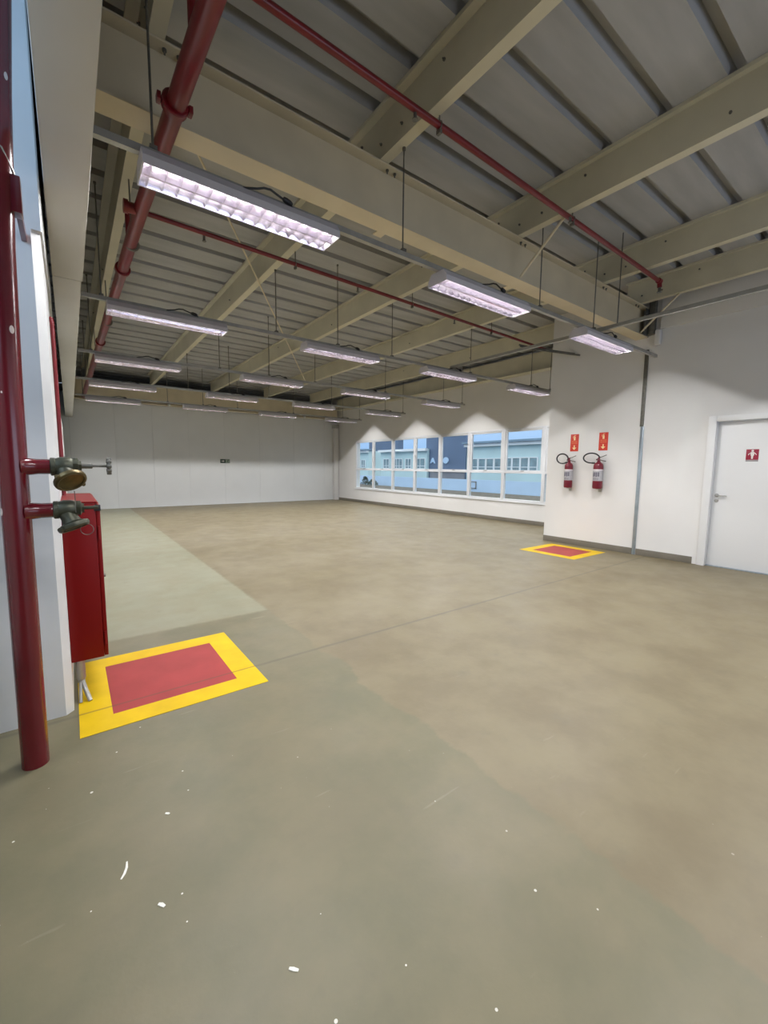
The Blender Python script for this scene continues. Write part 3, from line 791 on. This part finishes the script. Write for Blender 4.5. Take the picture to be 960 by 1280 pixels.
chip('small white paint chip on the floor, bottom of the picture', [(.415, .978), (.424, .969), (.434, .958)], .005)
chip('tiny white paint chip right of the standpipe shadow', [(.232, 1.766), (.24, 1.76), (.245, 1.754)], .005)

# ------------------------------------------------------------------ outside
def k(v, X): return v*X/22.
def zk(z, X): return 1.4+(z-1.4)*X/22.
structure(MB().box(XW+.3, 75, -10, 110, -.9, -.62).build('ground_outside', grass, smooth=0), 'dim scrubby ground outside the windows', 'ground')
def building(label, X, ya, yb, ztop, mat, depth=5):
    b = thing('building', label, 'building', (X, (k(ya, X)+k(yb, X))/2, -.62), 'buildings outside')
    MB().box(X, X+depth, k(yb, X), k(ya, X), -.62, zk(ztop, X)).build('wall', mat, b, smooth=0)
    return b
def fac_window(b, X, ya, yb, z0, z1, nl=2):
    a0, a1 = k(yb, X), k(ya, X); z0, z1 = zk(z0, X), zk(z1, X)
    m = MB(); w = .07
    m.box(X-.09, X-.005, a0-w, a0+.01, z0-w, z1+w).box(X-.09, X-.005, a1-.01, a1+w, z0-w, z1+w)
    m.box(X-.09, X-.005, a0, a1, z0-w, z0).box(X-.09, X-.005, a0, a1, z1, z1+w)
    for j in range(1, nl):
        y = a0+(a1-a0)*j/nl; m.box(X-.07, X-.005, y-.035, y+.035, z0, z1)
    m.box(X-.07, X-.005, a0, a1, z0+(z1-z0)*.22, z0+(z1-z0)*.22+.06)
    f = m.build('window', fac_trim, b, smooth=0)
    MB().box(X-.04, X-.004, a0, a1, z0, z1).build('pane', fac_glass, f, smooth=0)
def cornice(b, X, ya, yb, z, eave=True):
    a0, a1 = k(yb, X), k(ya, X); z = zk(z, X)
    MB().box(X-.35, X-.003, a0-.1, a1+.1, z-.22, z+.04).build('cornice', fac_trim, b, smooth=0)
    if eave: MB().box(X-.55, X+.8, a0-.2, a1+.2, z+.05, z+.22).build('roof', fac_eave, b, smooth=0)
C = building('pale teal block with a long band of windows, rightmost outside', 30, 19.95, 6.5, 3.0, fac_teal)
cornice(C, 30, 19.95, 6.5, 3.0)
for j in range(4): fac_window(C, 30, 19.5-.66*j, 19.5-.66*j-.54, 1.32, 2.02, 1)
for j in range(4): fac_window(C, 30, 16.75-.60*j, 16.75-.60*j-.5, 1.32, 2.05, 1)
for j in range(5): fac_window(C, 30, 13.2-.9*j, 13.2-.9*j-.6, 1.32, 2.05, 2)
B = building('pale block with gabled cornice left of the dark tower outside', 30, 30, 24, 2.86, fac_teal, .3)
cornice(B, 30, 30, 24, 2.86, False)
MB().prism([(k(28.9, 30), zk(2.72, 30)), (k(26.9, 30), zk(2.72, 30)), (k(27.9, 30), zk(2.95, 30))], 'x', 29.5, 29.64).build('pediment', fac_trim, B, smooth=0)
for a, b_, nl in ((29.5, 28.75, 2), (28.1, 26.95, 3), (26.5, 25.85, 2), (25.3, 24.2, 2)): fac_window(B, 30, a, b_, 1.36, 2.1, nl)
A = building('pale block at the far left end of the window view', 30, 36, 31.9, 2.9, fac_teal)
cornice(A, 30, 36, 31.9, 2.9)
for a, b_ in ((33.9, 33.3), (33.0, 32.4)): fac_window(A, 30, a, b_, 1.4, 2.05, 2)
T = building('dark slate tower with pale letters seen through the middle windows', 30.35, 24.1, 20.04, 7, fac_dark, 1.0)
MB().box(30.31, 30.345, k(20.1, 30.35), k(23.6, 30.35), zk(.62, 30.35), zk(1.10, 30.35)).build('painted_shade_band', fac_grey, T, smooth=0)  # grey strip paints the garage shading along the tower foot
MB().box(30.2, 30.345, k(20.1, 30.35), k(23.6, 30.35), zk(1.12, 30.35), zk(1.24, 30.35)).build('ledge', fac_trim, T, smooth=0)
X = 30.25
lm = MB()                                     # letters on the tower: an A and a filled O
ya, zb, zt = k(23.40, X), zk(1.74, X), zk(2.16, X)
lm.prism([(ya+.36, zb), (ya+.06, zt), (ya-.10, zt), (ya-.40, zb), (ya-.24, zb), (ya-.16, zb+.14), (ya+.10, zb+.14), (ya+.2, zb)], 'x', X, X+.09)
yo = k(22.0, X)
lm.prism([(yo+.38*math.cos(a), zb+.30+.32*math.sin(a)) for a in [j*math.pi/10 for j in range(20)]], 'x', X, X+.09)
lo = lm.build('lettering', fac_white, T, smooth=0)
T2 = building('dark slate tower behind the gabled block outside', 38, 31.8, 27.6, 8, fac_dark, 1.0)
bw = MB().box(28, 28.25, 10, 46, -.62, .42).build('boundary_wall', fac_white, at=(28, 28, -.62), smooth=0)
tag(bw, 'low pale blue boundary wall outside the windows', 'wall', kind='thing')
m = thing('yard_hatch', 'small dark framed hatch on the boundary wall outside', 'hatch', (27.98, 24.6, -.3))
hy0, hy1 = 19.28*28/22-.34, 19.28*28/22+.34
MB().box(27.93, 27.995, hy0, hy0+.09, -.34, .28).box(27.93, 27.995, hy1-.09, hy1, -.34, .28).box(27.93, 27.995, hy0, hy1, .2, .28).box(27.93, 27.995, hy0, hy1, -.34, -.27).build('frame', fac_grey, m, smooth=0)
MB().box(27.97, 27.998, hy0+.09, hy1-.09, -.27, .2).build('panel', fac_white, m, smooth=0)
def shrub(label, x, y, h, w):
    t = thing('shrub', label, 'shrub', (x, y, -.62), 'shrubs outside')
    MB().tube([(x, y, -.62), (x+.05, y, -.62+h*.5)], .04, 8, radii=[.05, .03]).build('stem', grass, t)
    m = MB()
    for j in range(260):
        a, u = random.random()*6.283, random.random(); r = w*(1-u*.75)*math.sqrt(random.random())
        p = Vector((x+r*math.cos(a), y+r*math.sin(a), -.62+h*(.15+.85*u))); q = Matrix.Rotation(random.random()*6, 3, Vector((random.random()-.5, random.random()-.5, random.random())).normalized())
        vs = [m.bm.verts.new(p+q @ Vector(v)) for v in ((-.10, 0, 0), (0, .05, .01), (.10, 0, 0), (0, -.05, .01))]
        m.bm.faces.new(vs)
    m.build('foliage', leaf, t, smooth=0)
shrub('dark shrub outside the far end of the window strip, taller', 26.5, 39.0, 1.0, .6)
shrub('dark shrub outside the far end of the window strip, lower', 26.5, 37.6, .7, .8)

# ------------------------------------------------------------------ light
w = bpy.data.worlds.new('dusk'); S.world = w; w.use_nodes = True
nt = w.node_tree; nt.nodes.clear()
out = N(nt, 'ShaderNodeOutputWorld'); bg = N(nt, 'ShaderNodeBackground')
tc = N(nt, 'ShaderNodeTexCoord'); sx_ = N(nt, 'ShaderNodeSeparateXYZ'); nt.links.new(tc.outputs['Generated'], sx_.inputs[0])
cr = N(nt, 'ShaderNodeValToRGB'); nt.links.new(sx_.outputs[2], cr.inputs[0])
cr.color_ramp.elements[0].position = 0; cr.color_ramp.elements[0].color = (.15, .275, .47, 1)
e_ = cr.color_ramp.elements.new(.16); e_.color = (.16, .29, .48, 1)
cr.color_ramp.elements[1].position = .6; cr.color_ramp.elements[1].color = (1.0, 1.0, 1.0, 1)
nt.links.new(cr.outputs[0], bg.inputs[0]); bg.inputs[1].default_value = 2.0
nt.links.new(bg.outputs[0], out.inputs[0])

def daylight(name, loc, direction, sx, sy, power, col):
    l = bpy.data.lights.new(name, 'AREA'); l.shape = 'RECTANGLE'; l.size = sx; l.size_y = sy; l.energy = power; l.color = col
    o = bpy.data.objects.new(name, l); COL.objects.link(o); o.location = loc
    o.rotation_euler = Vector(direction).to_track_quat('-Z', 'Y').to_euler()
    return o
daylight('added_rear_fill', (4.2, YN-.1, 1.45), (0, 1, .8), 5.2, 1.7, 66, (.82, .87, 1.0))  # added fill behind the viewer, lifts the near ceiling and girder
daylight('daylight_left_opening', (XL-.1, 1.4, 3.2), (1, .45, 0), 2.3, 1.7, 34, (.42, .68, 1.0))

# ------------------------------------------------------------------ camera (lens, pitch, yaw and roll solved from the photograph)
f_px, pitch, yaw, roll = 523.509, .105992, .641817, -.010158
cp, s_p = math.cos(pitch), math.sin(pitch)
F0 = Vector((math.sin(yaw), math.cos(yaw), 0)); R0 = Vector((math.cos(yaw), -math.sin(yaw), 0)); U = Vector((0, 0, 1))
F = F0*cp - U*s_p; Dn = -(U*cp + F0*s_p)
R = R0*math.cos(roll) + Dn*math.sin(roll); D2 = -R0*math.sin(roll) + Dn*math.cos(roll)
cam = bpy.data.cameras.new('camera'); co = bpy.data.objects.new('camera', cam); COL.objects.link(co)
mat = Matrix((R, -D2, -F)).transposed().to_4x4(); mat.translation = (0, 0, 1.40)
co.matrix_world = mat
cam.sensor_fit = 'HORIZONTAL'; cam.sensor_width = 36; cam.lens = f_px/960*36; cam.clip_start = .02; cam.clip_end = 500
S.camera = co

S.view_settings.view_transform = 'Standard'; S.view_settings.look = 'None'
S.view_settings.gamma = 1; S.view_settings.exposure = 0; S.view_settings.use_curve_mapping = False
S.cycles.max_bounces = 8; S.cycles.diffuse_bounces = 2; S.cycles.glossy_bounces = 4; S.cycles.transparent_max_bounces = 12
S.cycles.sample_clamp_indirect = 6; S.cycles.caustics_reflective = False; S.cycles.caustics_refractive = False
S.cycles.use_denoising = True; S.cycles.use_light_tree = True
